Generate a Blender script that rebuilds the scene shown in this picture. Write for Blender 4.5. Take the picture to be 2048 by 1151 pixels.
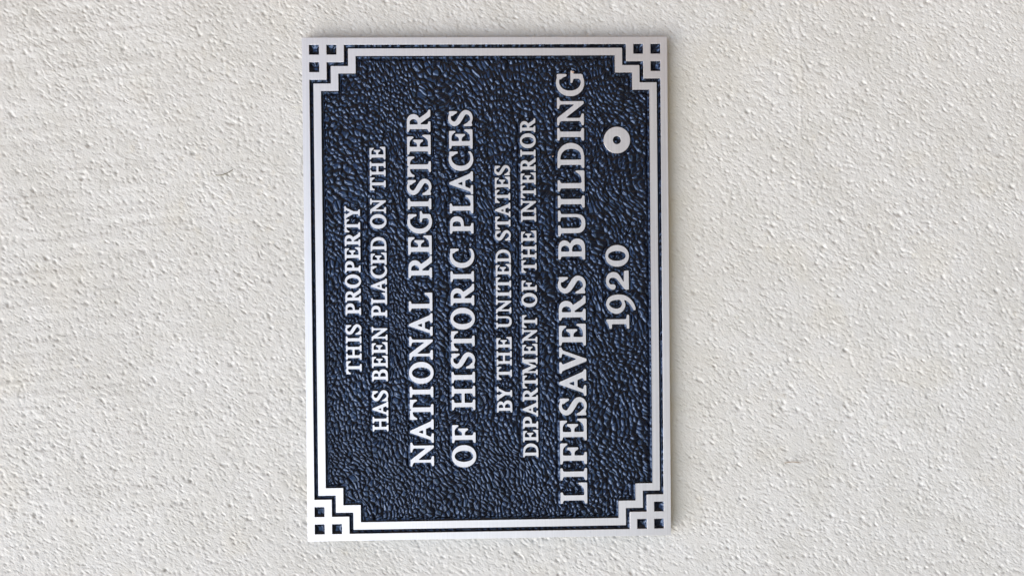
import bpy, math, random
import numpy as np
from mathutils import Matrix, Vector
from mathutils.geometry import tessellate_polygon

# ------------------------------------------------------------------ set-up
for o in list(bpy.data.objects):
    bpy.data.objects.remove(o)
scene = bpy.context.scene
COL = scene.collection
rnd = random.Random(7)
rng = np.random.RandomState(11)

U = 0.000356            # one plaque unit in metres: the plaque is 1000 x 727.6 units (35.6 x 25.9 cm)
PW, PH = 1000.0, 727.56
WALL_Y = 0.0074         # front of the plaque is the plane y = 0, the wall lies behind it

# camera: a phone held on its side, looking straight at the plaque
cam_d = bpy.data.cameras.new('camera')
cam = bpy.data.objects.new('camera', cam_d)
COL.objects.link(cam)
right = Vector((-0.009779386623481125, -0.02351449642281787, -0.9996756634305197))
up = Vector((0.9999076945138389, 0.00920006611064755, -0.009998061591090918))
back = Vector((0.00943218157628507, -0.9996811627921879, 0.02342235490233611))
m = Matrix((right, up, back)).transposed().to_4x4()
m.translation = Vector((0.0054302, -0.55529852, -0.00411889))
cam.matrix_world = m
cam_d.sensor_fit = 'HORIZONTAL'
cam_d.sensor_width = 36.0
cam_d.lens = 1560.0 / 2048.0 * 36.0
cam_d.clip_start = 0.01
cam_d.clip_end = 400.0
scene.camera = cam

# sky and sun: thinly veiled sun, very soft, raking down the wall from above and the viewer's left
SUN_DIR = Vector((-0.50, -0.30, 0.72)).normalized()      # towards the sun
world = bpy.data.worlds.new('World')
scene.world = world
world.use_nodes = True
nt = world.node_tree
nt.nodes.clear()
wo = nt.nodes.new('ShaderNodeOutputWorld')
bg = nt.nodes.new('ShaderNodeBackground')
sky = nt.nodes.new('ShaderNodeTexSky')
sky.sky_type = 'NISHITA'
sky.sun_disc = False
sky.sun_elevation = math.asin(SUN_DIR.z)
sky.sun_rotation = math.atan2(SUN_DIR.x, SUN_DIR.y)
sky.air_density = 1.0
sky.dust_density = 2.5
sky.ozone_density = 1.0
bg.inputs['Strength'].default_value = 0.125
nt.links.new(sky.outputs[0], bg.inputs[0])
nt.links.new(bg.outputs[0], wo.inputs[0])

sun_d = bpy.data.lights.new('sun', 'SUN')
sun_d.energy = 1.1
sun_d.angle = math.radians(68)
sun_d.color = (1.0, 0.97, 0.93)
sun = bpy.data.objects.new('sun', sun_d)
COL.objects.link(sun)
sun.rotation_euler = SUN_DIR.to_track_quat('Z', 'Y').to_euler()
sun.location = SUN_DIR * 5

scene.view_settings.view_transform = 'Standard'
scene.view_settings.look = 'None'
scene.view_settings.gamma = 1.0
scene.view_settings.exposure = 1.45


# ------------------------------------------------------------------ materials
def new_mat(name):
    mt = bpy.data.materials.new(name)
    mt.use_nodes = True
    n = mt.node_tree
    n.nodes.clear()
    out = n.nodes.new('ShaderNodeOutputMaterial')
    b = n.nodes.new('ShaderNodeBsdfPrincipled')
    n.links.new(b.outputs[0], out.inputs[0])
    return mt, n, b


def mapped(n, scale, rot=(0, 0, 0)):
    g = n.nodes.new('ShaderNodeNewGeometry')
    mp = n.nodes.new('ShaderNodeMapping')
    mp.inputs['Scale'].default_value = scale
    mp.inputs['Rotation'].default_value = rot
    n.links.new(g.outputs['Position'], mp.inputs['Vector'])
    return mp


def noise(n, vec, scale, detail=3, rough=0.55):
    t = n.nodes.new('ShaderNodeTexNoise')
    t.inputs['Scale'].default_value = scale
    t.inputs['Detail'].default_value = detail
    t.inputs['Roughness'].default_value = rough
    n.links.new(vec.outputs[0], t.inputs['Vector'])
    return t


def ramp(n, src, p0, c0, p1, c1):
    r = n.nodes.new('ShaderNodeValToRGB')
    e = r.color_ramp.elements
    e[0].position, e[0].color = p0, (*c0, 1)
    e[1].position, e[1].color = p1, (*c1, 1)
    n.links.new(src, r.inputs[0])
    return r


def mixc(n, fac, a, b, mode='MIX'):
    mx = n.nodes.new('ShaderNodeMix')
    mx.data_type = 'RGBA'
    mx.blend_type = mode
    for s, v in ((mx.inputs[0], fac), (mx.inputs[6], a), (mx.inputs[7], b)):
        if isinstance(v, (int, float)):
            s.default_value = v
        elif isinstance(v, tuple):
            s.default_value = (*v, 1)
        else:
            n.links.new(v, s)
    return mx.outputs[2]


def bump(n, src, strength, dist, b, prev=None):
    bp = n.nodes.new('ShaderNodeBump')
    bp.inputs['Strength'].default_value = strength
    bp.inputs['Distance'].default_value = dist
    n.links.new(src, bp.inputs['Height'])
    if prev is not None:
        n.links.new(prev.outputs[0], bp.inputs['Normal'])
    n.links.new(bp.outputs[0], b.inputs['Normal'])
    return bp


# painted render of the wall
M_WALL, n, b = new_mat('painted_render')
mp = mapped(n, (1, 1, 1))
big = noise(n, mp, 5.0, 3)
mid = noise(n, mp, 45.0, 4)
c = ramp(n, big.outputs[0], 0.35, (0.552, 0.557, 0.528), 0.65, (0.580, 0.589, 0.564)).outputs[0]
c2 = ramp(n, mid.outputs[0], 0.30, (0.93, 0.925, 0.905), 0.62, (1, 1, 1)).outputs[0]
c = mixc(n, 1.0, c, c2, 'MULTIPLY')
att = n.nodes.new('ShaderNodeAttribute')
att.attribute_name = 'grime_shade'
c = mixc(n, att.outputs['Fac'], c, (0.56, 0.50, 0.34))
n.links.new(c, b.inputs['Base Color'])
b.inputs['Roughness'].default_value = 0.62
b.inputs['Specular IOR Level'].default_value = 0.35
fine = noise(n, mp, 1500.0, 2, 0.6)
rot = mapped(n, (1, 1, 1), (0, math.radians(-33), 0))
stm = n.nodes.new('ShaderNodeMapping')
stm.inputs['Scale'].default_value = (1.0, 1.0, 0.5)
n.links.new(rot.outputs[0], stm.inputs['Vector'])
grain = noise(n, stm, 820.0, 3, 0.62)
vor = n.nodes.new('ShaderNodeTexVoronoi')
vor.inputs['Scale'].default_value = 240.0
n.links.new(stm.outputs[0], vor.inputs['Vector'])
pit = ramp(n, vor.outputs['Distance'], 0.10, (0, 0, 0), 0.30, (1, 1, 1))
b1 = bump(n, fine.outputs[0], 0.4, 0.0003, b)
b2 = bump(n, grain.outputs[0], 0.58, 0.0008, b, b1)
bump(n, pit.outputs[0], 0.55, 0.0004, b, b2)

# satin brushed aluminium, the brush marks run along the lines of text's reading direction
M_METAL, n, b = new_mat('brushed_aluminium')
mp = mapped(n, (6, 1, 900))
st = noise(n, mp, 1.0, 4, 0.7)
mp2 = mapped(n, (1, 1, 1))
cl = noise(n, mp2, 28.0, 4, 0.6)
spk = noise(n, mp2, 900.0, 2, 0.6)
c = ramp(n, st.outputs[0], 0.3, (0.640, 0.650, 0.662), 0.7, (0.745, 0.757, 0.772)).outputs[0]
c = mixc(n, 1.0, c, ramp(n, cl.outputs[0], 0.3, (0.96, 0.95, 0.94), 0.7, (1, 1, 1)).outputs[0], 'MULTIPLY')
c = mixc(n, 1.0, c, ramp(n, spk.outputs[0], 0.22, (0.72, 0.70, 0.68), 0.34, (1, 1, 1)).outputs[0], 'MULTIPLY')
n.links.new(c, b.inputs['Base Color'])
b.inputs['Metallic'].default_value = 1.0
rr = ramp(n, st.outputs[0], 0.3, (0.50,) * 3, 0.7, (0.62,) * 3)
n.links.new(rr.outputs[0], b.inputs['Roughness'])
bump(n, st.outputs[0], 0.25, 0.00008, b)

# plaque edge: cut metal gone dull
M_EDGE, n, b = new_mat('dull_metal_edge')
mp = mapped(n, (1, 1, 1))
t = noise(n, mp, 160.0, 4)
c = ramp(n, t.outputs[0], 0.35, (0.12, 0.09, 0.06), 0.65, (0.34, 0.29, 0.23)).outputs[0]
n.links.new(c, b.inputs['Base Color'])
b.inputs['Metallic'].default_value = 0.4
b.inputs['Roughness'].default_value = 0.6

# dark blue-black baked enamel
M_PAINT, n, b = new_mat('navy_enamel')
mp = mapped(n, (1, 1, 1))
t = noise(n, mp, 60.0, 4)
t2 = noise(n, mp, 420.0, 3, 0.65)
c = ramp(n, t.outputs[0], 0.35, (0.0028, 0.0032, 0.0058), 0.65, (0.0040, 0.0050, 0.0100)).outputs[0]
dust = ramp(n, t2.outputs[0], 0.55, (0, 0, 0), 0.75, (0.35, 0.35, 0.35)).outputs[0]
c = mixc(n, dust, c, (0.030, 0.022, 0.016))
n.links.new(c, b.inputs['Base Color'])
b.inputs['Roughness'].default_value = 0.13
b.inputs['IOR'].default_value = 1.5
b.inputs['Specular IOR Level'].default_value = 0.72
b.inputs['Specular Tint'].default_value = (0.43, 0.62, 1.0, 1)
bump(n, t2.outputs[0], 0.2, 0.00008, b)

M_GROUND, n, b = new_mat('warm_paving')
mp = mapped(n, (1, 1, 1))
t = noise(n, mp, 3.0, 5)
c = ramp(n, t.outputs[0], 0.3, (0.075, 0.055, 0.035), 0.7, (0.105, 0.078, 0.05)).outputs[0]
n.links.new(c, b.inputs['Base Color'])
b.inputs['Roughness'].default_value = 0.9


def simple_mat(name, c0, c1, rough=0.7):
    mt, n, b = new_mat(name)
    mp = mapped(n, (1, 1, 1))
    t = noise(n, mp, 700.0, 3)
    n.links.new(ramp(n, t.outputs[0], 0.35, c0, 0.65, c1).outputs[0], b.inputs['Base Color'])
    b.inputs['Roughness'].default_value = rough
    return mt


M_BLOCKER = simple_mat('blocker_brown', (0.24, 0.155, 0.09), (0.32, 0.21, 0.13), 0.9)  # for the added, unseen wall that shapes the light
M_STRAW = simple_mat('dry_straw', (0.10, 0.095, 0.06), (0.22, 0.20, 0.13))
M_TWIG = simple_mat('brown_fibre', (0.24, 0.15, 0.08), (0.38, 0.27, 0.17))
M_LINT = simple_mat('grey_fibre', (0.22, 0.21, 0.19), (0.4, 0.39, 0.36))
M_CRUMB = simple_mat('brown_crumb', (0.25, 0.15, 0.10), (0.50, 0.36, 0.26))
M_WEB = simple_mat('dusty_web', (0.10, 0.09, 0.08), (0.22, 0.2, 0.18))


# ------------------------------------------------------------------ noise on arrays
def vnoise(x, y, seed):
    """smooth value noise in -1..1, cell size 1"""
    r = np.random.RandomState(seed)
    T = r.rand(256, 256) * 2 - 1
    xi = np.floor(x).astype(np.int64)
    yi = np.floor(y).astype(np.int64)
    fx = x - xi
    fy = y - yi
    fx = fx * fx * fx * (fx * (fx * 6 - 15) + 10)
    fy = fy * fy * fy * (fy * (fy * 6 - 15) + 10)
    a = T[xi & 255, yi & 255]
    b_ = T[(xi + 1) & 255, yi & 255]
    c_ = T[xi & 255, (yi + 1) & 255]
    d = T[(xi + 1) & 255, (yi + 1) & 255]
    return (a * (1 - fx) + b_ * fx) * (1 - fy) + (c_ * (1 - fx) + d * fx) * fy


def fbm(x, y, seed, octv=3, gain=0.5):
    s = 0
    a = 1.0
    t = 0
    for i in range(octv):
        s = s + a * vnoise(x * 2 ** i + 17.3 * i, y * 2 ** i - 9.1 * i, seed + i)
        t += a
        a *= gain
    return s / t


def cells(x, y, seed, jit=0.85):
    """F1, F2 distances and a random value of the nearest cell, cell size 1"""
    r = np.random.RandomState(seed)
    JX = r.rand(256, 256)
    JY = r.rand(256, 256)
    V = r.rand(256, 256)
    xi = np.floor(x).astype(np.int64)
    yi = np.floor(y).astype(np.int64)
    f1 = np.full(x.shape, 9.0)
    f2 = np.full(x.shape, 9.0)
    v = np.zeros(x.shape)
    for dx in (-1, 0, 1):
        for dy in (-1, 0, 1):
            cx = xi + dx
            cy = yi + dy
            px = cx + 0.5 + (JX[cx & 255, cy & 255] - 0.5) * jit
            py = cy + 0.5 + (JY[cx & 255, cy & 255] - 0.5) * jit
            d = np.hypot(x - px, y - py)
            near = d < f1
            f2 = np.where(near, f1, np.minimum(f2, d))
            v = np.where(near, V[cx & 255, cy & 255], v)
            f1 = np.where(near, d, f1)
    return f1, f2, v


def sstep(a, b_, x):
    t = np.clip((x - a) / (b_ - a), 0, 1)
    return t * t * (3 - 2 * t)


# ------------------------------------------------------------------ mesh helpers
def link(name, me, parent=None, mats=()):
    o = bpy.data.objects.new(name, me)
    for mt in mats:
        me.materials.append(mt)
    COL.objects.link(o)
    if parent is not None:
        o.parent = parent
    return o


def grid_mesh(name, V, quads, smooth=True):
    me = bpy.data.meshes.new(name)
    me.vertices.add(len(V))
    me.vertices.foreach_set('co', V.astype(np.float32).ravel())
    nq = len(quads)
    me.loops.add(nq * 4)
    me.loops.foreach_set('vertex_index', quads.astype(np.int32).ravel())
    me.polygons.add(nq)
    me.polygons.foreach_set('loop_start', np.arange(0, nq * 4, 4, dtype=np.int32))
    me.polygons.foreach_set('use_smooth', np.full(nq, smooth))
    me.update(calc_edges=True)
    return me


def grid_quads(nx, ny, keep=None):
    i, j = np.meshgrid(np.arange(nx - 1), np.arange(ny - 1), indexing='ij')
    a = i * ny + j
    q = np.stack([a, a + ny, a + ny + 1, a + 1], -1)
    if keep is not None:
        q = q[keep]
    return q.reshape(-1, 4)


def compact(V, q):
    used = np.zeros(len(V), bool)
    used[q.ravel()] = True
    idx = np.cumsum(used) - 1
    return V[used], idx[q], used


# ------------------------------------------------------------------ the wall
def wall_height(X, Z):
    """relief of the render in units, towards the viewer; X, Z in plaque units"""
    a = -Z
    b_ = -X
    # wide undulation
    h = 1.1 * fbm(a / 330, b_ / 330, 1, 2)
    h = h + 0.55 * fbm(a / 95, b_ / 80, 5, 2)
    # flaky trowelled skin, flakes lie along one diagonal
    th = math.radians(33)
    p = a * math.cos(th) + b_ * math.sin(th)
    q = -a * math.sin(th) + b_ * math.cos(th)
    wx = 7 * fbm(p / 30, q / 30, 21, 2)
    wy = 7 * fbm(p / 30, q / 30, 25, 2)
    zone = 0.62 + 0.38 * fbm(a / 240, b_ / 200, 31, 2) * 1.6
    zone = np.clip(zone, 0.25, 1.25)
    n1 = fbm((p + wx) / 21, (q + wy) / 12, 41, 3, 0.6)
    n2 = fbm((p + wx) / 9, (q + wy) / 6, 47, 2, 0.6)
    h = h + 0.42 * zone * (0.45 * np.tanh(2.0 * n1) + 0.65 * n2 + 1.0 * fbm((p + wx) / 8.5, (q + wy) / 4.6, 53, 2, 0.7))
    # sharp little steps: the lee side of each flake
    saw = (q + wy * 1.6 + 5 * n1) / 15 + 1.3 * fbm(p / 34, q / 40, 61, 2)
    fr = saw - np.floor(saw)
    gate = sstep(0.2, 0.6, fbm(p / 17, q / 12, 71, 2))
    h = h + 0.8 * gate * sstep(0.0, 0.13, fr) * (1 - fr) ** 1.5
    # pits
    for (cs, seed, r0, dep, thr) in ((9, 79, 1.5, 1.0, 0.6), (12, 80, 1.7, 1.2, 0.6), (19, 81, 1.9, 1.6, 0.65), (37, 83, 2.2, 2.2, 0.7), (70, 87, 2.8, 2.8, 0.7)):
        f1, f2, v = cells((p + wx * .5) / (cs * 1.25), (q + wy * .5) / cs, seed, 0.95)
        rr = r0 * (0.6 + 0.8 * v)
        h = h - dep * (v > thr) * (0.5 + v * 0.5) * np.exp(-(f1 * cs / rr) ** 2)
    # raised grains
    f1, f2, v = cells((p + wx) / 17, (q + wy) / 12, 91, 0.95)
    h = h + 0.35 * (v > 0.75) * v * zone * np.exp(-(f1 * 12 / 3.0) ** 2)
    # long trowel ridges across the part above the plaque
    tr = sstep(750, 1150, Z) * sstep(-150, 250, X)
    h = h + 0.9 * tr * fbm(a / 210, (b_ + 0.1 * a) / 15, 95, 2)
    # a vertical float line right of the plaque
    lx = a - (278 + 6 * fbm(b_ / 90, b_ * 0, 97, 2)) 
    h = h + 0.45 * np.exp(-(lx / 2.5) ** 2) * sstep(500, 800, X)
    return h


def build_wall():
    st = 1.82
    x0, x1, z0, z1 = -190.0, 1170.0, -830.0, 1440.0
    xs = np.arange(x0, x1 + st, st)
    zs = np.arange(z0, z1 + st, st)
    X, Z = np.meshgrid(xs, zs, indexing='ij')
    h = wall_height(X, Z)
    edge = np.minimum(np.minimum(X - xs[0], xs[-1] - X), np.minimum(Z - zs[0], zs[-1] - Z))
    h = h * sstep(0, 60, edge)
    # smoother, filled skin just under the plaque where the fixing was made good
    near = (1 - sstep(0, 75, -Z)) * (Z < 20) * sstep(-30, 60, X) * (1 - sstep(960, 1040, X))
    h = h * (1 - 0.75 * near)
    V = np.stack([(X - PW / 2) * U, WALL_Y - h * U, (Z - PH / 2) * U], -1).reshape(-1, 3)
    Xc = X[:-1, :-1]
    Zc = Z[:-1, :-1]
    keep = ~((Xc > 25) & (Xc < PW - 30) & (Zc > 25) & (Zc < PH - 30))
    q = grid_quads(len(xs), len(zs), keep)
    # the wall goes on all round as plain sheet
    nV = len(V)
    ex = ((xs[0] - PW / 2) * U, (xs[-1] - PW / 2) * U)
    ez = ((zs[0] - PH / 2) * U, (zs[-1] - PH / 2) * U)
    bx = (-7.0, 7.0)
    bz = (-1.5, 3.2)
    gx = [bx[0], ex[0], ex[1], bx[1]]
    gz = [bz[0], ez[0], ez[1], bz[1]]
    extra = np.array([[x, WALL_Y, z] for x in gx for z in gz])
    eq = []
    for i in range(3):
        for j in range(3):
            if i == 1 and j == 1:
                continue
            a = nV + i * 4 + j
            eq.append([a, a + 4, a + 5, a + 1])
    # unseen wall added on the viewer's right: cuts the sky, browns the reflections
    nE = nV + len(extra)
    RX, RY = 0.75, -1.6
    blocker = np.array([[RX, WALL_Y, bz[0]], [RX, RY, bz[0]], [RX, RY, bz[1]], [RX, WALL_Y, bz[1]],
                    [RX + 0.25, RY, bz[0]], [RX + 0.25, RY, bz[1]], [RX + 0.25, WALL_Y, bz[0]], [RX + 0.25, WALL_Y, bz[1]]])
    nq0 = len(q) + len(eq)
    eq += [[nE, nE + 1, nE + 2, nE + 3], [nE + 1, nE + 4, nE + 5, nE + 2], [nE + 4, nE + 6, nE + 7, nE + 5], [nE + 3, nE + 2, nE + 5, nE + 7]]
    V = np.concatenate([V, extra, blocker])
    q = np.concatenate([q, np.array(eq)])
    V, q, used = compact(V, q)
    me = grid_mesh('wall', V, q)
    me.materials.append(M_WALL)
    me.materials.append(M_BLOCKER)
    for k in range(nq0, len(me.polygons)):
        me.polygons[k].material_index = 1
        me.polygons[k].use_smooth = False
    # grime and painted shade: a rusty tide line next to the plaque's lower edge, faint blotches
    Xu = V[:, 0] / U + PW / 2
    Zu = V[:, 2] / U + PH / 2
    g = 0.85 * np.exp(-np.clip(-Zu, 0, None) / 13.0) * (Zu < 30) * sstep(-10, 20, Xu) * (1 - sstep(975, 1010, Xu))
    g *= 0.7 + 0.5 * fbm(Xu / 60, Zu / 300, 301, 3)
    g_shade = 0.26 * np.exp(-np.clip(-Zu, 0, None) / 75.0) * (Zu < 30) * sstep(-40, 60, Xu) * (1 - sstep(930, 1040, Xu))  # the plaque's soft warm shadow, put into the wall colour
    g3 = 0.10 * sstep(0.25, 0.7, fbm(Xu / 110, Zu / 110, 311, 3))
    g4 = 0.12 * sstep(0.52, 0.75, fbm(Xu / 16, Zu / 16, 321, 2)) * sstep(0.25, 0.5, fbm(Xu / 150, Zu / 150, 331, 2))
    gr = np.clip(g + g_shade + g3 + g4, 0, 1)
    at = me.attributes.new('grime_shade', 'FLOAT', 'POINT')
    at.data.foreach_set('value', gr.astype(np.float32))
    o = link('wall', me)
    o['kind'] = 'structure'
    return o


build_wall()

gm = bpy.data.meshes.new('ground')
gm.from_pydata([(-150, -200, -1.5), (150, -200, -1.5), (150, WALL_Y, -1.5), (-150, WALL_Y, -1.5)], [], [(0, 1, 2, 3)])
go = link('ground', gm, None, [M_GROUND])
go['kind'] = 'structure'


# ------------------------------------------------------------------ letter shapes, cap height 100
def rect(x0, y0, x1, y1):
    return [(x0, y0), (x1, y0), (x1, y1), (x0, y1)]


def ell(cx, cy, rx, ry, n=72, p=2.0):
    out = []
    for i in range(n):
        t = 2 * math.pi * i / n
        c_, s_ = math.cos(t), math.sin(t)
        out.append((cx + rx * math.copysign(abs(c_) ** (2 / p), c_), cy + ry * math.copysign(abs(s_) ** (2 / p), s_)))
    return out


def spl(pts, closed=True, n=8):
    """Catmull-Rom through the points; a point given as (x, y, 1) is a corner"""
    P = pts
    out = []
    N = len(P)
    for i in range(N if closed else N - 1):
        p0, p1, p2, p3 = P[(i - 1) % N], P[i], P[(i + 1) % N], P[(i + 2) % N]
        if not closed:
            p0 = P[max(i - 1, 0)]
            p3 = P[min(i + 2, N - 1)]
        if len(p1) > 2:
            p0 = p1
        if len(p2) > 2:
            p3 = p2
        for k in range(n):
            t = k / n
            out.append(tuple(0.5 * ((2 * p1[c]) + (-p0[c] + p2[c]) * t + (2 * p0[c] - 5 * p1[c] + 4 * p2[c] - p3[c]) * t * t
                                    + (-p0[c] + 3 * p1[c] - 3 * p2[c] + p3[c]) * t ** 3) for c in (0, 1)))
    if not closed:
        out.append(P[-1][:2])
    return out


def stroke(pts, n=10):
    """pts of (x, y, half width) -> polygon"""
    P = [np.array(p, float) for p in pts]
    c = []
    for i in range(len(P) - 1):
        p0 = P[max(i - 1, 0)]
        p1, p2 = P[i], P[i + 1]
        p3 = P[min(i + 2, len(P) - 1)]
        for k in range(n):
            t = k / n
            c.append(0.5 * (2 * p1 + (p2 - p0) * t + (2 * p0 - 5 * p1 + 4 * p2 - p3) * t * t + (3 * p1 - p0 - 3 * p2 + p3) * t ** 3))
    c.append(P[-1])
    c = np.array(c)
    d = np.gradient(c[:, :2], axis=0)
    d /= np.linalg.norm(d, axis=1)[:, None]
    nn = np.stack([-d[:, 1], d[:, 0]], 1) * c[:, 2:3]
    L = c[:, :2] + nn
    R = c[:, :2] - nn
    return [tuple(p) for p in L] + [tuple(p) for p in R[::-1]]


def serif(x0, x1, s0, s1, y, d, t=10.0, br=5.0):
    """slab from x0 to x1 at height y growing towards d (+1 up), stem edges s0, s1 bracketed in"""
    Y = lambda v: y + d * v
    pts = [(x0, Y(0)), (x1, Y(0)), (x1, Y(t - 2))]
    for k in range(7):
        a = math.pi / 2 * k / 6
        r = min(br, x1 - s1)
        if r > 1:
            pts.append((s1 + r * (1 - math.sin(a)), Y(t + br * (1 - math.cos(a)))))
    pts += [(s1, Y(t + br)), (s0, Y(t + br))]
    for k in range(6, -1, -1):
        a = math.pi / 2 * k / 6
        r = min(br, s0 - x0)
        if r > 1:
            pts.append((s0 - r * (1 - math.sin(a)), Y(t + br * (1 - math.cos(a)))))
    pts.append((x0, Y(t - 2)))
    return pts


def G(*a):
    return list(a)


GL = {}
A_, S_ = 1, 0     # add / cut
GL['I'] = (45, [(A_, serif(0, 45, 13, 31.6, 0, 1)), (A_, serif(0, 45, 13, 31.6, 100, -1)), (A_, rect(13, 5, 31.6, 95))])
GL['H'] = (103, [(A_, serif(0, 45, 13, 31, 0, 1)), (A_, serif(0, 45, 13, 31, 100, -1)), (A_, rect(13, 5, 31, 95)),
                 (A_, serif(58, 103, 72, 90, 0, 1)), (A_, serif(58, 103, 72, 90, 100, -1)), (A_, rect(72, 5, 90, 95)),
                 (A_, rect(25, 45.5, 80, 57.5))])
TIP_T = spl([(0, 100, 1), (0, 70, 1), (6.5, 70, 1), (11, 79), (19, 86.5), (33, 90, 1), (40, 90, 1), (40, 100, 1)])
GL['T'] = (86, [(A_, serif(20, 66, 33.5, 52.5, 0, 1)), (A_, rect(33.5, 5, 52.5, 95)), (A_, TIP_T),
                (A_, [(86 - x, y) for x, y in TIP_T])])
TOPARM = lambda xe: spl([(13, 100, 1), (xe, 100, 1), (xe, 73, 1), (xe - 6, 73, 1), (xe - 11, 81), (xe - 20, 88), (xe - 30, 90, 1), (13, 90, 1)])
BOTARM = lambda xe, hh: spl([(13, 0, 1), (xe, 0, 1), (xe, hh, 1), (xe - 6, hh, 1), (xe - 11.5, hh - 11), (xe - 22, 13), (xe - 34, 10.5, 1), (13, 10.5, 1)])
MID = spl([(28, 57.5, 1), (40, 57.5), (48, 61), (54.5, 72.5), (58, 73.5, 1), (62, 73.5, 1), (62, 31.5, 1), (58, 31.5, 1), (54.5, 33), (48, 43), (40, 46, ), (28, 46, 1)])
GL['E'] = (82, [(A_, serif(0, 35, 13, 31.6, 0, 1)), (A_, serif(0, 35, 13, 31.6, 100, -1)), (A_, rect(13, 0, 31.6, 100)),
                (A_, TOPARM(75)), (A_, BOTARM(82, 35)), (A_, MID)])
GL['F'] = (77, [(A_, serif(0, 45, 13, 31.6, 0, 1)), (A_, serif(0, 35, 13, 31.6, 100, -1)), (A_, rect(13, 0, 31.6, 100)),
                (A_, TOPARM(77)), (A_, MID)])
GL['L'] = (77.5, [(A_, serif(0, 35, 11.8, 30.4, 0, 1)), (A_, serif(0, 42, 11.8, 30.4, 100, -1)), (A_, rect(11.8, 0, 30.4, 95)),
                  (A_, BOTARM(77.5, 33))])
BOWL_R = spl([(13, 100, 1), (40, 100, 1), (58, 97), (70, 87), (74.4, 73), (70, 57), (58, 47), (46, 43.5), (34, 42, 1), (13, 42, 1)])
CNT_R = spl([(31, 89, 1), (40, 88.5), (48, 85), (53.5, 74), (51, 62), (43, 55), (31, 53.5, 1)])
GL['R'] = (93, [(A_, serif(0, 43.3, 11.5, 31, 0, 1)), (A_, serif(0, 30, 11.5, 31, 100, -1)), (A_, rect(11.5, 0, 31, 100)),
                (A_, BOWL_R), (S_, CNT_R),
                (A_, spl([(34, 44, 1), (65, 0, 1), (93, 0, 1), (93, 8, 1), (86, 9.5), (79, 16), (73, 24, 1), (57, 48, 1), (40, 50, 1)]))])
GL['P'] = (73, [(A_, serif(0, 44.5, 11.5, 30.5, 0, 1)), (A_, serif(0, 30, 11.5, 30.5, 100, -1)), (A_, rect(11.5, 0, 30.5, 100)),
                (A_, spl([(13, 100, 1), (40, 100, 1), (57, 97), (69, 87), (73, 70.5), (69, 54), (57, 44), (40, 41, 1), (13, 41, 1)])),
                (S_, spl([(30.5, 89, 1), (39, 88.5), (47.5, 85), (52.5, 70.5), (48, 57), (39, 52.5), (30.5, 52, 1)]))])
GL['B'] = (78.5, [(A_, serif(0, 30, 11.6, 30, 0, 1)), (A_, serif(0, 30, 11.6, 30, 100, -1)), (A_, rect(11.6, 0, 30, 100)),
                  (A_, spl([(13, 100, 1), (40, 100, 1), (57, 97), (68, 89), (72, 77), (68, 64), (58, 55, 1), (40, 50, 1), (13, 50, 1)])),
                  (A_, spl([(13, 57, 1), (45, 57, 1), (58, 55), (72, 47), (78.5, 29.5), (73, 11), (60, 2), (42, 0, 1), (13, 0, 1)])),
                  (S_, spl([(30, 90, 1), (38, 89.5), (47, 86.5), (52.5, 75), (48.5, 63), (39, 59), (30, 58.7, 1)])),
                  (S_, spl([(30, 48.5, 1), (41, 48.2), (52, 43), (57, 30), (53, 17.5), (42, 12), (30, 11.6, 1)]))])
GL['D'] = (93, [(A_, serif(0, 30, 11.6, 31, 0, 1)), (A_, serif(0, 30, 11.6, 31, 100, -1)), (A_, rect(11.6, 0, 31, 100)),
                (A_, spl([(13, 100, 1), (41, 100, 1), (64, 95.5), (82, 81), (92, 61), (92.5, 42), (85, 21), (69, 6), (45, 0, 1), (13, 0, 1)])),
                (S_, spl([(31, 89, 1), (42, 88.5), (56, 83), (67, 70), (71.5, 52), (69.5, 33), (61, 17.5), (46, 11.5), (35, 11.3), (31, 16)]))])
GL['O'] = (93, [(A_, ell(46.5, 50, 46.5, 52.3, p=2.06)), (S_, ell(46.5, 50, 23.6, 40.5, p=2.05))])
GL['C'] = (83, [(A_, ell(50, 50, 50, 52.5, p=2.06)), (S_, ell(57, 50.5, 36, 41, p=2.05)), (S_, rect(64, 29, 140, 62)), (S_, rect(83, -20, 140, 120)),
                (S_, [(62, 62), (84, 42), (140, 42), (140, 29), (70, 34)]),
                (S_, [(72, 100), (72, 120), (140, 120), (140, 100)]),
                (S_, spl([(66, 38, 1), (76, 29.5, 1), (84, 29, 1), (110, 29, 1), (110, 62, 1), (60, 62, 1)])),
                (A_, spl([(72.5, 100, 1), (83, 100, 1), (83, 64, 1), (74.5, 64, 1), (71, 75), (62, 86, 1), (66, 96, 1)]))])
GL['G'] = (96, [(A_, ell(50, 50, 50, 52.7, p=2.06)), (S_, ell(55, 50.5, 34.5, 41, p=2.1)), (S_, rect(66, 20, 140, 62)), (S_, rect(83.2, -20, 140, 120)),
                (S_, [(72, 100), (72, 120), (140, 120), (140, 100)]),
                (A_, spl([(72.5, 100, 1), (83, 100, 1), (83, 63.5, 1), (74.5, 63.5, 1), (71, 75), (62, 86, 1), (66, 96, 1)])),
                (A_, serif(50, 96, 65.7, 83.2, 48.6, -1, 9.5, 5)),
                (A_, [(65.7, 45), (83.2, 45), (83.2, 7), (77, 2), (62, 3), (58, 12), (65.7, 16)])])
GL['N'] = (102.5, [(A_, serif(1, 43.5, 16.4, 27.2, 0, 1, 10, 8)), (A_, rect(16.4, 5, 27.2, 92)),
                   (A_, serif(61, 102.5, 77.4, 88.6, 100, -1, 9.5, 8)), (A_, rect(77.4, 2, 88.6, 95)),
                   (A_, spl([(0, 100, 1), (27, 100, 1), (77.4, 33.5, 1), (88.6, 20, 1), (88.6, 0, 1), (80, 0, 1), (27, 69, 1), (20, 84, 1), (7, 91.5), (0, 92, 1)]))])
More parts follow.
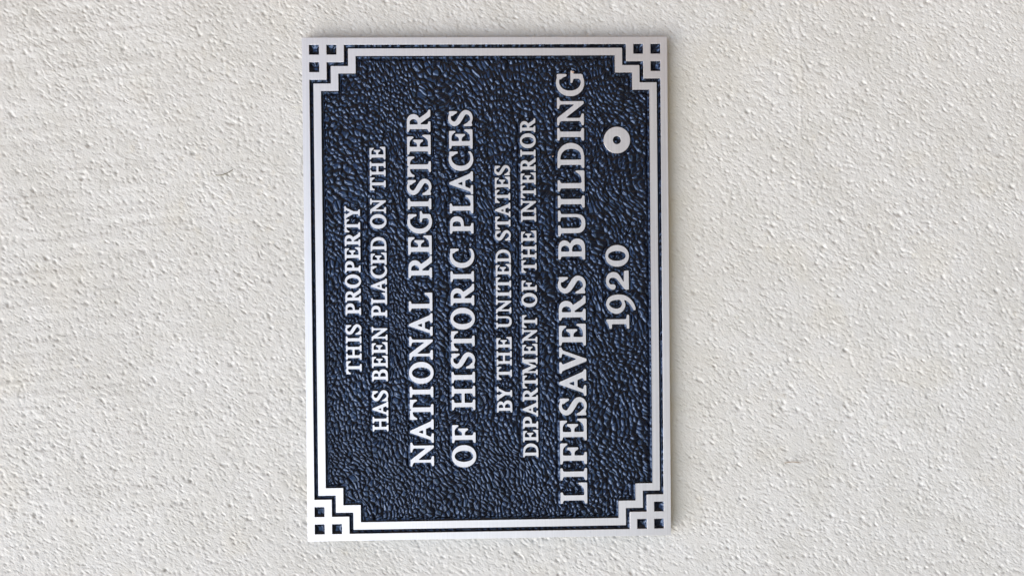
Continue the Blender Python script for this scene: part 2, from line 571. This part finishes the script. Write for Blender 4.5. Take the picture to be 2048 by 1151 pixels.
GL['A'] = (99, [(A_, serif(0, 40, 12, 24, 0, 1, 10, 4)), (A_, serif(56.7, 99.3, 67, 90, 0, 1, 10, 4)),
                (A_, [(43.5, 101), (50.5, 101), (55, 88), (47, 68), (23, 8), (10, 8)]),
                (A_, [(45, 101), (51.5, 101), (92, 8), (69, 8), (46, 68)]), (A_, rect(29, 33, 65, 44.4))])
GL['V'] = (98, [(A_, serif(0, 42.5, 10, 33, 100, -1, 10, 4)), (A_, serif(59.5, 98, 75, 88, 100, -1, 10, 4)),
                (A_, [(8, 92), (31, 92), (55, 31), (55, -2), (45, -2)]),
                (A_, [(76, 92), (88, 92), (54, -2), (48, -2), (53, 32)])])
GL['Y'] = (95, [(A_, serif(0, 43, 10, 32, 100, -1, 10, 4)), (A_, serif(57, 95, 70, 82, 100, -1, 10, 4)),
                (A_, [(8, 93), (32, 93), (58, 52), (58, 38), (38, 38), (38, 45)]), (A_, [(70, 93), (84, 93), (58, 42), (46, 42), (48, 56)]),
                (A_, rect(38, 5, 57.5, 45)), (A_, serif(25, 71, 38, 57.5, 0, 1))])
GL['M'] = (118, [(A_, serif(0, 38, 14, 25, 0, 1, 10, 5)), (A_, rect(14, 5, 25, 95)), (A_, [(0, 100), (30, 100), (32, 86), (14, 78), (12, 90), (0, 91)]),
                 (A_, [(12, 100), (33, 100), (64, 30), (58, 8), (54, 8)]), (A_, [(86, 100), (98, 100), (61, 8), (55, 8), (54, 26)]),
                 (A_, rect(86, 5, 105, 95)), (A_, serif(73, 118, 86, 105, 0, 1)), (A_, rect(88, 90, 118, 100)), (A_, [(84, 100), (105, 100), (105, 80), (86, 70)])])
GL['S'] = (68.6, [(A_, stroke([(62, 80, 3.6), (54, 91, 4.6), (38, 97.4, 5.2), (21, 93, 7.0), (11.0, 78, 9.0), (16.5, 64, 9.6), (35, 51, 10.4), (53, 39.0, 9.9),
                               (60.0, 27, 8.9), (53.5, 11.2, 7.2), (36, 3.6, 5.2), (19, 8, 4.8), (9, 19, 4)])),
                  (A_, spl([(63.7, 100, 1), (63.7, 65, 1), (56.5, 65, 1), (51, 76), (44, 84, 1), (46, 97, 1), (54, 96, 1), (56, 100, 1)])),
                  (A_, spl([(2, 1, 1), (1, 37, 1), (8.5, 37, 1), (14, 24), (24, 14, 1), (24, 1, 1), (15, 4, 1), (10, 1, 1)]))])
GL['U'] = (96.4, [(A_, serif(0, 41, 11.6, 29.7, 100, -1)), (A_, serif(55.5, 96.4, 72, 83, 100, -1)),
                  (A_, spl([(11.6, 94, 1), (11.6, 30, 1), (15, 14), (27, 2), (46, -2), (66, 1), (79, 13), (83, 33, 1), (83, 94, 1), (72, 94, 1), (72, 34, 1), (68.5, 20), (59, 13), (49, 11.8), (37, 15), (31, 23), (29.7, 34, 1), (29.7, 94, 1)]))])
GL['1'] = (60.7, [(A_, serif(0, 60.7, 20.3, 41.4, 0, 1, 11.5, 5)), (A_, rect(20.3, 5, 41.4, 90)),
                  (A_, spl([(41.4, 100, 1), (35, 100, 1), (20, 90.5), (5, 87.5, 1), (0, 84), (0, 78), (4, 76, 1), (20.3, 76, 1), (41.4, 76, 1)]))])
z9 = lambda x, y: ((492 - y) / 4.78, (603 - x) / 4.78)
GL['9'] = (83.7, [(A_, spl([z9(*p) for p in ((125, 290), (150, 195), (215, 130), (300, 100), (400, 92), (500, 105), (600, 155), (690, 255), (733, 350))]
                            + [(*z9(745, 412), 1), (*z9(700, 420), 1)] + [z9(*p) for p in ((680, 375), (625, 290), (570, 235), (500, 206), (528, 300), (500, 395), (430, 467), (340, 492), (240, 462), (160, 390))])),
                  (S_, spl([z9(*p) for p in ((186, 290), (225, 232), (310, 205), (405, 200), (443, 235), (458, 290), (430, 350), (370, 382), (300, 380), (220, 342))]))])
z2 = lambda x, y: ((1035 - y) / 4.78, (597 - x) / 4.78)
GL['2'] = (83.7, [(A_, spl([z2(*p) for p in ((118, 850), (135, 760), (190, 695), (280, 667), (360, 692), (420, 760))] + [(*z2(492, 885), 1), (*z2(497, 645), 1), (*z2(595, 637), 1), (*z2(597, 1035), 1), (*z2(518, 1032), 1)]
                            + [z2(*p) for p in ((400, 880), (345, 812), (280, 783), (212, 795), (180, 850), (192, 905), (230, 925), (270, 918), (312, 940), (322, 980), (295, 1022), (250, 1030), (190, 992), (140, 930))]))])
GL['0'] = (93.5, [(A_, ell(46.7, 50, 46.7, 51.5, p=2.06)), (S_, ell(46.5, 51, 21.6, 39, p=2.02))])


def inside(poly, X, Y):
    P = np.array([p[:2] for p in poly], float)
    r = np.zeros(X.shape, bool)
    x1, y1 = P[-1]
    for x2, y2 in P:
        if y1 != y2:
            cnd = (y1 > Y) != (y2 > Y)
            xi = (x2 - x1) * (Y - y1) / (y2 - y1) + x1
            r ^= cnd & (X < xi)
        x1, y1 = x2, y2
    return r


GS = 0.5
def glyph_mask(ch, sig):
    w, ops = GL[ch]
    xs = np.arange(-14, w + 14, GS)
    ys = np.arange(-30, 120, GS)
    X, Y = np.meshgrid(xs + 0.013, ys + 0.017, indexing='ij')
    mk = np.zeros(X.shape, bool)
    for op, poly in ops:
        ins = inside(poly, X, Y)
        mk = (mk | ins) if op else (mk & ~ins)
    f = mk.astype(float)
    fx = np.fft.fftfreq(f.shape[0], GS)
    fy = np.fft.fftfreq(f.shape[1], GS)
    g = np.exp(-2 * (math.pi * sig) ** 2 * (fx[:, None] ** 2 + fy[None, :] ** 2))
    f = np.real(np.fft.ifft2(np.fft.fft2(f) * g))
    return xs, ys, f


def contours(xs, ys, f, lev):
    """marching squares -> closed loops, solid on the left of the direction"""
    s = f > lev
    code = s[:-1, :-1] * 1 + s[1:, :-1] * 2 + s[1:, 1:] * 4 + s[:-1, 1:] * 8
    ii, jj = np.nonzero((code > 0) & (code < 15))
    # edges: 0 bottom, 1 right, 2 top, 3 left ; solid kept on the left
    tab = {1: [(0, 3)], 2: [(1, 0)], 3: [(1, 3)], 4: [(2, 1)], 5: [(0, 3), (2, 1)], 6: [(2, 0)], 7: [(2, 3)],
           8: [(3, 2)], 9: [(0, 2)], 10: [(1, 0), (3, 2)], 11: [(1, 2)], 12: [(3, 1)], 13: [(0, 1)], 14: [(3, 0)]}

    def key(i, j, e):
        return {0: (i, j, 0), 2: (i, j + 1, 0), 3: (i, j, 1), 1: (i + 1, j, 1)}[e]
    nxt = {}
    for i, j in zip(ii.tolist(), jj.tolist()):
        for a, b2 in tab[int(code[i, j])]:
            nxt[key(i, j, a)] = key(i, j, b2)

    def pt(k):
        i, j, d = k
        if d == 0:
            t = (lev - f[i, j]) / (f[i + 1, j] - f[i, j])
            return (xs[i] + t * GS, ys[j])
        t = (lev - f[i, j]) / (f[i, j + 1] - f[i, j])
        return (xs[i], ys[j] + t * GS)
    loops = []
    while nxt:
        k0 = next(iter(nxt))
        k = k0
        lp = []
        while k in nxt:
            lp.append(pt(k))
            k = nxt.pop(k)
        if len(lp) > 12:
            loops.append(lp)
    return loops


def simplify(P, eps):
    def dp(a):
        n_ = len(a)
        keep = np.zeros(n_, bool)
        keep[0] = keep[-1] = True
        stk = [(0, n_ - 1)]
        while stk:
            i, j = stk.pop()
            if j <= i + 1:
                continue
            d = a[j] - a[i]
            L = math.hypot(*d) or 1e-9
            v = a[i + 1:j] - a[i]
            dist = np.abs(v[:, 0] * d[1] - v[:, 1] * d[0]) / L
            k = int(dist.argmax())
            if dist[k] > eps:
                k += i + 1
                keep[k] = True
                stk += [(i, k), (k, j)]
        return a[keep]
    P = np.array(P)
    h = len(P) // 2
    a = dp(P[:h + 1])
    b2 = dp(np.concatenate([P[h:], P[:1]]))
    return np.concatenate([a[:-1], b2[:-1]])


def raised_mesh(name, loops, prof, sx=1.0, sy=1.0, smooth_side=True):
    """loops: arrays (n,2) with the solid on their left; prof: list of (outward offset, depth, material of the strip above)"""
    verts = []
    faces = []
    mats = []
    offs = []
    for lp in loops:
        P = np.array(lp)
        d1 = P - np.roll(P, 1, 0)
        d2 = np.roll(P, -1, 0) - P
        d1 /= np.linalg.norm(d1, axis=1)[:, None] + 1e-12
        d2 /= np.linalg.norm(d2, axis=1)[:, None] + 1e-12
        n1 = np.stack([d1[:, 1], -d1[:, 0]], 1)
        n2 = np.stack([d2[:, 1], -d2[:, 0]], 1)
        nn = n1 + n2
        L = np.linalg.norm(nn, axis=1)
        nn = nn / (L[:, None] + 1e-9)
        mit = 1 / np.clip((nn * n1).sum(1), 0.5, 1)
        offs.append((P, nn * mit[:, None]))
    start = []
    for P, nn in offs:
        st = len(verts)
        start.append(st)
        n_ = len(P)
        for (o_, dep, mi) in prof:
            Q = P + nn * o_
            verts += [(x * sx, dep, y * sy) for x, y in Q]
        for k in range(len(prof) - 1):
            for i in range(n_):
                j = (i + 1) % n_
                a = st + k * n_
                faces.append((a + i, a + j, a + n_ + j, a + n_ + i)[::-1])
                mats.append(prof[k + 1][2])
    flat = []
    lookup = []
    for (P, nn), st in zip(offs, start):
        flat.append([Vector((x, y, 0)) for x, y in P + nn * prof[0][0]])
        lookup += list(range(st, st + len(P)))
    for t in tessellate_polygon(flat):
        a, b2, c_ = (lookup[i] for i in t)
        va, vb, vc = verts[a], verts[b2], verts[c_]
        cr = (vb[0] - va[0]) * (vc[2] - va[2]) - (vb[2] - va[2]) * (vc[0] - va[0])
        if abs(cr) < 1e-14:
            continue
        faces.append((a, b2, c_) if cr > 0 else (a, c_, b2))
        mats.append(0)
    me = bpy.data.meshes.new(name)
    me.from_pydata(verts, [], faces)
    me.polygons.foreach_set('material_index', mats)
    me.materials.append(M_METAL)
    me.materials.append(M_PAINT)
    me.update()
    return me


# ------------------------------------------------------------------ the plaque
BASE_D = 0.0025      # depth of the ground of the panel below the bare metal faces
plaque = bpy.data.objects.new('plaque', None)
plaque.empty_display_size = 0.05
plaque.location = (0, WALL_Y, -PH / 2 * U)
COL.objects.link(plaque)
plaque['label'] = 'metal plaque with raised silver lettering on pebbled navy ground, fixed to white wall'
plaque['category'] = 'plaque'
OFF = Vector((-PW / 2 * U, -WALL_Y, 0))    # from the plaque's origin to its lower left front corner


def place(o, x=0.0, z=0.0):
    o.parent = plaque
    o.location = OFF + Vector((x * U, 0, z * U))
    return o


# border outlines in plaque units
def stair(o):
    """the stepped line, o units inside the outer groove line"""
    a, b2, c_ = 13.5 + o, 48.0 + o, 82.5 + o
    q = [(a, c_), (b2, c_), (b2, b2), (c_, b2), (c_, a)]
    W, H = PW, PH
    P = [(x, y) for x, y in q]                                    # lower left, travelling right
    P += [(W - x, y) for x, y in q[::-1]]
    P += [(W - x, H - y) for x, y in q]
    P += [(x, H - y) for x, y in q[::-1]]
    return P


def ccw(P):
    a = sum(P[i - 1][0] * P[i][1] - P[i][0] * P[i - 1][1] for i in range(len(P)))
    return P if a > 0 else P[::-1]


def cw(P):
    return ccw(P)[::-1]


def soften(P, r):
    """cut each corner to a tiny round"""
    out = []
    n_ = len(P)
    for i in range(n_):
        p0, p1, p2 = (np.array(P[k % n_], float) for k in (i - 1, i, i + 1))
        a = (p0 - p1) / np.linalg.norm(p0 - p1)
        b2 = (p2 - p1) / np.linalg.norm(p2 - p1)
        for t in (0, .33, .67, 1.0):
            e0 = p1 + a * r * (1 - t)
            e1 = p1 + b2 * r * t
            out.append(tuple(e0 * (1 - t) + e1 * t))
    return out


SQ = []
for fx in (0, 1):
    for fz in (0, 1):
        for (sx, sz) in ((13.5, 13.5), (48, 13.5), (13.5, 48)):
            x0, z0 = sx, sz
            x1, z1 = sx + 20.3, sz + 20.3
            if fx:
                x0, x1 = PW - x1, PW - x0
            if fz:
                z0, z1 = PH - z1, PH - z0
            SQ.append((x0, z0, x1, z1))
rim_outer = soften(ccw(rect(0, 0, PW, PH)), 1.2)
groove_out = soften(cw(stair(0)), 0.7)
band_out = soften(ccw(stair(8.3)), 1.0)
band_in = soften(cw(stair(22.9)), 0.7)
sq_loops = [soften(cw(rect(*s)), 0.9) for s in SQ]
PROF_B = [(0.1, 0.0, 0), (0.28, 0.00006, 1), (0.6, 0.0019, 1), (1.0, BASE_D + 0.0006, 1)]
PROF_O = PROF_B
me = raised_mesh('outer_border', [groove_out] + sq_loops + [rim_outer], [(0, 0.0, 0), (0.35, 0.00012, 0), (0.36, BASE_D + 0.0006, 1)], U, U)
outer = place(link('outer_border', me))
me = raised_mesh('inner_border', [band_out, band_in], PROF_B, U, U)
inner = place(link('inner_border', me))

# letters
LINES = [
    ('THISPROPERTY', 617.1, 30.4, [332.4, 358.1, 361.0, 390.1, 393.8, 407.7, 411.0, 431.6, 450.1, 473.0, 475.6, 502.4, 503.4, 530.6, 534.6, 557.0, 559.6, 584.6, 587.1, 614.4, 614.4, 639.9, 639.9, 666.2]),
    ('HASBEENPLACEDONTHE', 565.3, 31.0, [217.7, 246.4, 247.9, 277.1, 277.7, 299.6, 317.6, 341.2, 344.3, 368.2, 370.7, 395.3, 398.4, 426.5, 445.0, 467.8, 470.3, 493.6, 493.6, 521.8, 522.2, 546.7, 549.2, 573.5, 576.6, 604.3, 620.9, 649.9, 651.0, 681.0, 697.3, 722.5, 725.0, 754.3, 758.4, 783.3]),
    ('NATIONALREGISTER', 475.2, 46.6, [146.4, 194.1, 193.4, 240.1, 239.6, 279.8, 284.3, 305.8, 311.4, 354.8, 358.8, 405.6, 407.2, 451.8, 456.3, 492.8, 522.3, 566.2, 568.5, 606.7, 610.7, 655.1, 658.7, 680.5, 687.2, 719.4, 723.5, 763.6, 767.9, 806.6, 812.8, 856.6]),
    ('OFHISTORICPLACES', 391.7, 46.6, [143.3, 187.4, 192.2, 227.8, 257.8, 305.8, 312.1, 334.0, 340.8, 373.1, 376.4, 415.4, 418.8, 461.8, 466.7, 509.5, 514.1, 534.8, 541.6, 579.9, 609.8, 644.2, 650.3, 686.3, 688.2, 733.6, 734.9, 773.2, 778.8, 817.4, 823.5, 855.6]),
    ('BYTHEUNITEDSTATES', 317.7, 30.1, [251.9, 275.8, 275.4, 303.7, 317.4, 343.3, 345.7, 374.8, 378.3, 402.7, 419.6, 447.9, 450.0, 478.9, 481.5, 495.7, 496.7, 521.7, 524.3, 548.4, 550.6, 577.5, 595.2, 616.1, 617.6, 643.0, 642.4, 670.5, 670.5, 696.1, 697.9, 722.5, 725.4, 745.6]),
    ('DEPARTMENTOFTHEINTERIOR', 266.2, 30.1, [161.3, 189.0, 191.9, 216.3, 218.7, 242.5, 242.7, 272.6, 273.0, 300.5, 299.7, 325.2, 326.3, 361.2, 365.1, 388.4, 390.8, 419.5, 420.8, 445.8, 462.1, 490.2, 493.0, 515.1, 530.6, 555.5, 558.1, 586.4, 590.7, 614.6, 632.4, 647.0, 647.7, 677.4, 679.7, 704.1, 706.6, 730.5, 733.3, 760.4, 762.3, 776.0, 779.3, 808.5, 810.6, 838.3]),
    ('LIFESAVERSBUILDING', 168.7, 53.6, [66.9, 108.9, 113.9, 138.1, 146.1, 187.9, 193.8, 237.4, 244.0, 280.6, 283.3, 336.2, 328.4, 380.5, 384.1, 427.5, 434.6, 483.3, 488.2, 523.9, 556.1, 597.9, 602.7, 654.1, 659.9, 683.8, 692.2, 734.1, 739.0, 789.0, 793.7, 818.7, 823.9, 879.4, 882.4, 933.1]),
    ('1920', 81.1, 46.0, [416.6, 444.5, 446.7, 485.1, 494.9, 533.2, 541.3, 584.2]),
]
RING_C = (794.3, 102.5)
RING_R, RING_H = 26.3, 8.4

# the heightfield of the painted ground, with a fillet against every raised edge
st = 1.08
gx = np.arange(4.0, PW - 4 + st * .5, st)
gz = np.arange(4.0, PH - 4 + st * .5, st)
FX, FZ = np.meshgrid(gx, gz, indexing='ij')
solid = np.zeros(FX.shape, bool)        # where bare metal stands
solid |= ~inside(groove_out, FX, FZ)
for s in SQ:
    solid &= ~((FX > s[0]) & (FX < s[2]) & (FZ > s[1]) & (FZ < s[3]))
solid |= inside(band_out, FX, FZ) & ~inside(band_in, FX, FZ)
letter_cache = {}
letters = []
for text, base, cap, xx in LINES:
    small = cap < 40
    lev = 0.48 if small else 0.52
    for k, ch in enumerate(text):
        xa, xb = xx[2 * k], xx[2 * k + 1]
        key = (ch, small)
        if key not in letter_cache:
            gxs, gys, f = glyph_mask(ch, 2.3 if small else 1.9)
            lp = contours(gxs, gys, f, lev)
            lp = [simplify(l, 0.16) for l in lp]
            allp = np.concatenate(lp)
            lo, hi = allp[:, 0].min(), allp[:, 0].max()
            lp = [l - np.array([lo, 0]) for l in lp]
            gw = hi - lo
            un = cap / 100.0                                  # plaque units per glyph unit
            prof = [(0.1 / un, 0.0, 0), (0.25 / un, 0.00004, 1), (0.6 / un, 0.0018, 1), (0.9 / un, BASE_D + 0.0008, 1)]
            me = raised_mesh('digit' if ch.isdigit() else 'letter', lp, prof, 0.01, 0.01)
            letter_cache[key] = (me, lo, gw, gxs, gys, f > lev)
        me, lo, gw, gxs, gys, fm = letter_cache[key]
        o = link('digit' if ch.isdigit() else 'letter', me)
        place(o, xa, base)
        o.scale = ((xb - xa) * U * 100 / gw, 1, cap * U)
        # stamp into the ground
        i0, i1 = np.searchsorted(gx, xa - 3), np.searchsorted(gx, xb + 3)
        j0, j1 = np.searchsorted(gz, base - cap * .3), np.searchsorted(gz, base + cap * 1.15)
        uu = (FX[i0:i1, j0:j1] - xa) * gw / (xb - xa) + lo
        vv = (FZ[i0:i1, j0:j1] - base) * 100 / cap
        ii = np.clip(((uu - gxs[0]) / GS).round().astype(int), 0, len(gxs) - 1)
        jj = np.clip(((vv - gys[0]) / GS).round().astype(int), 0, len(gys) - 1)
        solid[i0:i1, j0:j1] |= fm[ii, jj]
rr_ = np.hypot(FX - RING_C[0], FZ - RING_C[1])
solid |= (rr_ < RING_R) & (rr_ > RING_H)
circ = lambda r, n_: [(RING_C[0] + r * math.cos(2 * math.pi * i / n_), RING_C[1] + r * math.sin(2 * math.pi * i / n_)) for i in range(n_)]
me = raised_mesh('ring_emblem', [ccw(circ(RING_R, 96)), cw(circ(RING_H, 48))], [(0, 0, 0), (0.3, 0.0001, 0), (1.0, 0.0018, 1), (1.4, BASE_D + 0.0008, 1)], U, U)
place(link('ring_emblem', me))

D = np.where(solid, 0.0, 40.0)
for it in range(14):
    Dp = np.pad(D, 1, mode='edge')
    m1 = np.minimum(np.minimum(Dp[2:, 1:-1], Dp[:-2, 1:-1]), np.minimum(Dp[1:-1, 2:], Dp[1:-1, :-2])) + st
    m2 = np.minimum(np.minimum(Dp[2:, 2:], Dp[:-2, 2:]), np.minimum(Dp[2:, :-2], Dp[:-2, :-2])) + st * 1.414
    D = np.minimum(D, np.minimum(m1, m2))

# cast leather-like pebbles: stretched cells whose direction drifts over the panel
A = -FZ
B = -FX
wa = 20 * fbm(A / 100, B / 100, 401, 2) + 2.5 * fbm(A / 17, B / 17, 405, 2)
wb = 20 * fbm(A / 100, B / 100, 411, 2) + 2.5 * fbm(A / 17, B / 17, 415, 2)
th = math.radians(62)
P_ = (A + wa) * math.cos(th) + (B + wb) * math.sin(th)
Q_ = -(A + wa) * math.sin(th) + (B + wb) * math.cos(th)
f1, f2, v = cells(P_ / 10.9, Q_ / 8.9, 421, 0.84)
cap_ = np.sqrt(np.clip(1 - (f1 / 0.68) ** 2, 0, 1))
flat_ = sstep(0.2, -0.5, fbm(A / 150, B / 150, 425, 2) + (FX - 420) / 900 - (FZ - 360) / 1100)
dome = cap_ * (0.75 - 0.55 * flat_) + sstep(0.0, 0.34, f2 - f1) * (0.25 + 0.6 * flat_)
hgt = 0.05 + dome * (0.50 + 0.80 * v ** 0.8)
f1b, f2b, vb = cells(P_ / 6.1 + 3.3, Q_ / 5.2, 431, 0.9)
hgt = hgt + 0.10 * sstep(0, 0.6, f2b - f1b) * (vb - 0.3)
# here and there pebbles run together into worms, elsewhere they thin out
merge = fbm(P_ / 16, Q_ / 9, 441, 3)
hgt = hgt + 0.30 * merge
hgt = hgt + 0.03 * fbm(A / 4.0, B / 4.0, 451, 2)
hgt = np.clip(hgt, 0.0, 1.6)
amp = 0.00125
calm = sstep(3.5, 9.5, D)
in_field = inside(stair(22.9), FX, FZ)
calm = np.where(in_field, calm, 0.0)
edge_n = 0.10 * fbm(A / 5, B / 5, 461, 2)
fil = 0.00085 * np.clip(1 - D / 5.5, 0, 1) ** 1.2
groove = ~in_field
fil = np.where(groove, 0.0019 * np.clip(1 - D / 7.0, 0, 1) ** 1.3, fil)
hh = fil + amp * hgt * calm + 0.00014 * (1 - calm) * (1 + 4 * fbm(A / 6, B / 6, 463, 2))
depth = BASE_D - hh
depth = np.where(solid, np.maximum(depth, 0.00055), depth)
# soften the grid a little
dp = np.pad(depth, 1, mode='edge')
depth = 0.4 * depth + 0.15 * (dp[2:, 1:-1] + dp[:-2, 1:-1] + dp[1:-1, 2:] + dp[1:-1, :-2])
V = np.stack([FX * U, depth, FZ * U], -1).reshape(-1, 3)
# drop what lies well under bare metal
So = solid.copy()
for it in range(2):
    sp = np.pad(So, 1, mode='edge')
    So = sp[1:-1, 1:-1] & sp[2:, 1:-1] & sp[:-2, 1:-1] & sp[1:-1, 2:] & sp[1:-1, :-2]
keep = ~(So[:-1, :-1] & So[1:, 1:] & So[1:, :-1] & So[:-1, 1:])
q = grid_quads(len(gx), len(gz), keep)
V, q, used = compact(V, q)
me = grid_mesh('painted_ground', V, q)
me.materials.append(M_PAINT)
ground = place(link('pebbled_panel', me))

# body of the plaque behind it all
me = raised_mesh('backing_plate', [soften(ccw(rect(0, 0, PW, PH)), 1.2)],
                 [(-0.2, BASE_D + 0.0005, 0), (0.15, BASE_D + 0.0006, 1), (0.15, 0.0064, 1), (-1.0, 0.0068, 1)], U, U)
me.materials.clear()
me.materials.append(M_EDGE)
me.materials.append(M_EDGE)
place(link('backing_plate', me))


# ------------------------------------------------------------------ bits on the wall and on the plaque
def tube(name, pts, rad, mat, taper=0.5, sides=6):
    P = np.array(spl([tuple(p[:2]) for p in pts], closed=False, n=6))
    dep = np.interp(np.linspace(0, 1, len(P)), np.linspace(0, 1, len(pts)), [p[2] for p in pts])
    C = np.stack([P[:, 0], dep, P[:, 1]], 1)
    T = np.gradient(C, axis=0)
    T /= np.linalg.norm(T, axis=1)[:, None]
    verts, faces = [], []
    n_ = len(C)
    for i in range(n_):
        s = i / (n_ - 1)
        r = rad * (taper + (1 - taper) * math.sin(math.pi * min(1, max(0, s))) ** 0.5)
        a = np.cross(T[i], (0, 1, 0))
        a /= np.linalg.norm(a)
        b2 = np.cross(T[i], a)
        for k in range(sides):
            t = 2 * math.pi * k / sides
            verts.append(tuple(C[i] + r * (math.cos(t) * a + math.sin(t) * b2)))
    for i in range(n_ - 1):
        for k in range(sides):
            l = (k + 1) % sides
            faces.append((i * sides + k, i * sides + l, (i + 1) * sides + l, (i + 1) * sides + k))
    faces.append(tuple(range(sides))[::-1])
    faces.append(tuple(range((n_ - 1) * sides, n_ * sides)))
    base = C.mean(0)
    me = bpy.data.meshes.new(name)
    me.from_pydata([tuple(np.array(v_) - base) for v_ in verts], [], faces)
    me.polygons.foreach_set('use_smooth', [True] * len(faces))
    o = link(name, me, None, [mat])
    o.location = base
    return o


def on_wall(x, z, lift=0.0010):
    # plaque-plane units -> a point on the wall seen at the same place
    s = (WALL_Y - lift + 0.5553) / 0.5553
    X = (x - PW / 2) * U
    Z = (z - PH / 2) * U
    cx, cz = 0.00543, -0.00412
    return (cx + (X - cx) * s, cz + (Z - cz) * s, WALL_Y - lift)


o = tube('grass_strand', [on_wall(729.5, 901), on_wall(729, 893, 0.0014), on_wall(731, 884, 0.0016), on_wall(735, 875, 0.0015), on_wall(740, 866.5)], 0.00030, M_STRAW, 0.6)
o['label'] = 'short curved olive strand of dry grass stuck to the wall above the plaque'
o['category'] = 'grass strand'
o = tube('lint_thread', [on_wall(504.5, 1137, .0008), on_wall(506.5, 1126), on_wall(505.5, 1116), on_wall(507, 1099, .0008)], 0.00012, M_LINT, 0.4)
o['label'] = 'thin straight grey thread clinging to the white wall far above the plaque'
o['category'] = 'thread'
o = tube('twig_splinter', [on_wall(141.8, -231), on_wall(143.8, -246), on_wall(142.8, -257), on_wall(141.3, -266)], 0.00022, M_TWIG, 0.5)
o['label'] = 'small brown splinter lying flat on the wall below the plaque'
o['category'] = 'splinter'


def crumb(name, x, z, dep, r, seed, label):
    import bmesh
    bm = bmesh.new()
    bmesh.ops.create_icosphere(bm, subdivisions=2, radius=r)
    rr = random.Random(seed)
    ph = [rr.uniform(0, 6) for _ in range(6)]
    for v_ in bm.verts:
        k = 1 + 0.28 * math.sin(v_.co.x / r * 2.3 + ph[0]) * math.cos(v_.co.z / r * 2.9 + ph[1]) + rr.uniform(-.12, .12)
        v_.co = Vector((v_.co.x * k * 0.8, v_.co.y * k * 0.6, v_.co.z * k * 1.35))
    me = bpy.data.meshes.new(name)
    bm.to_mesh(me)
    bm.free()
    o = link(name, me, None, [M_CRUMB])
    o.location = ((x - PW / 2) * U, dep, (z - PH / 2) * U)
    o['label'] = label
    o['category'] = 'crumb'


crumb('dirt_crumb', 930.6, 190.5, 0.0003, 0.0009, 3, 'tiny brown crumb of dirt caught on the top of the last G of BUILDING')
crumb('dirt_crumb', 763.2, 232.0, 0.0012, 0.0007, 5, 'tiny tan crumb lodged on the dark ground between INTERIOR and BUILDING')
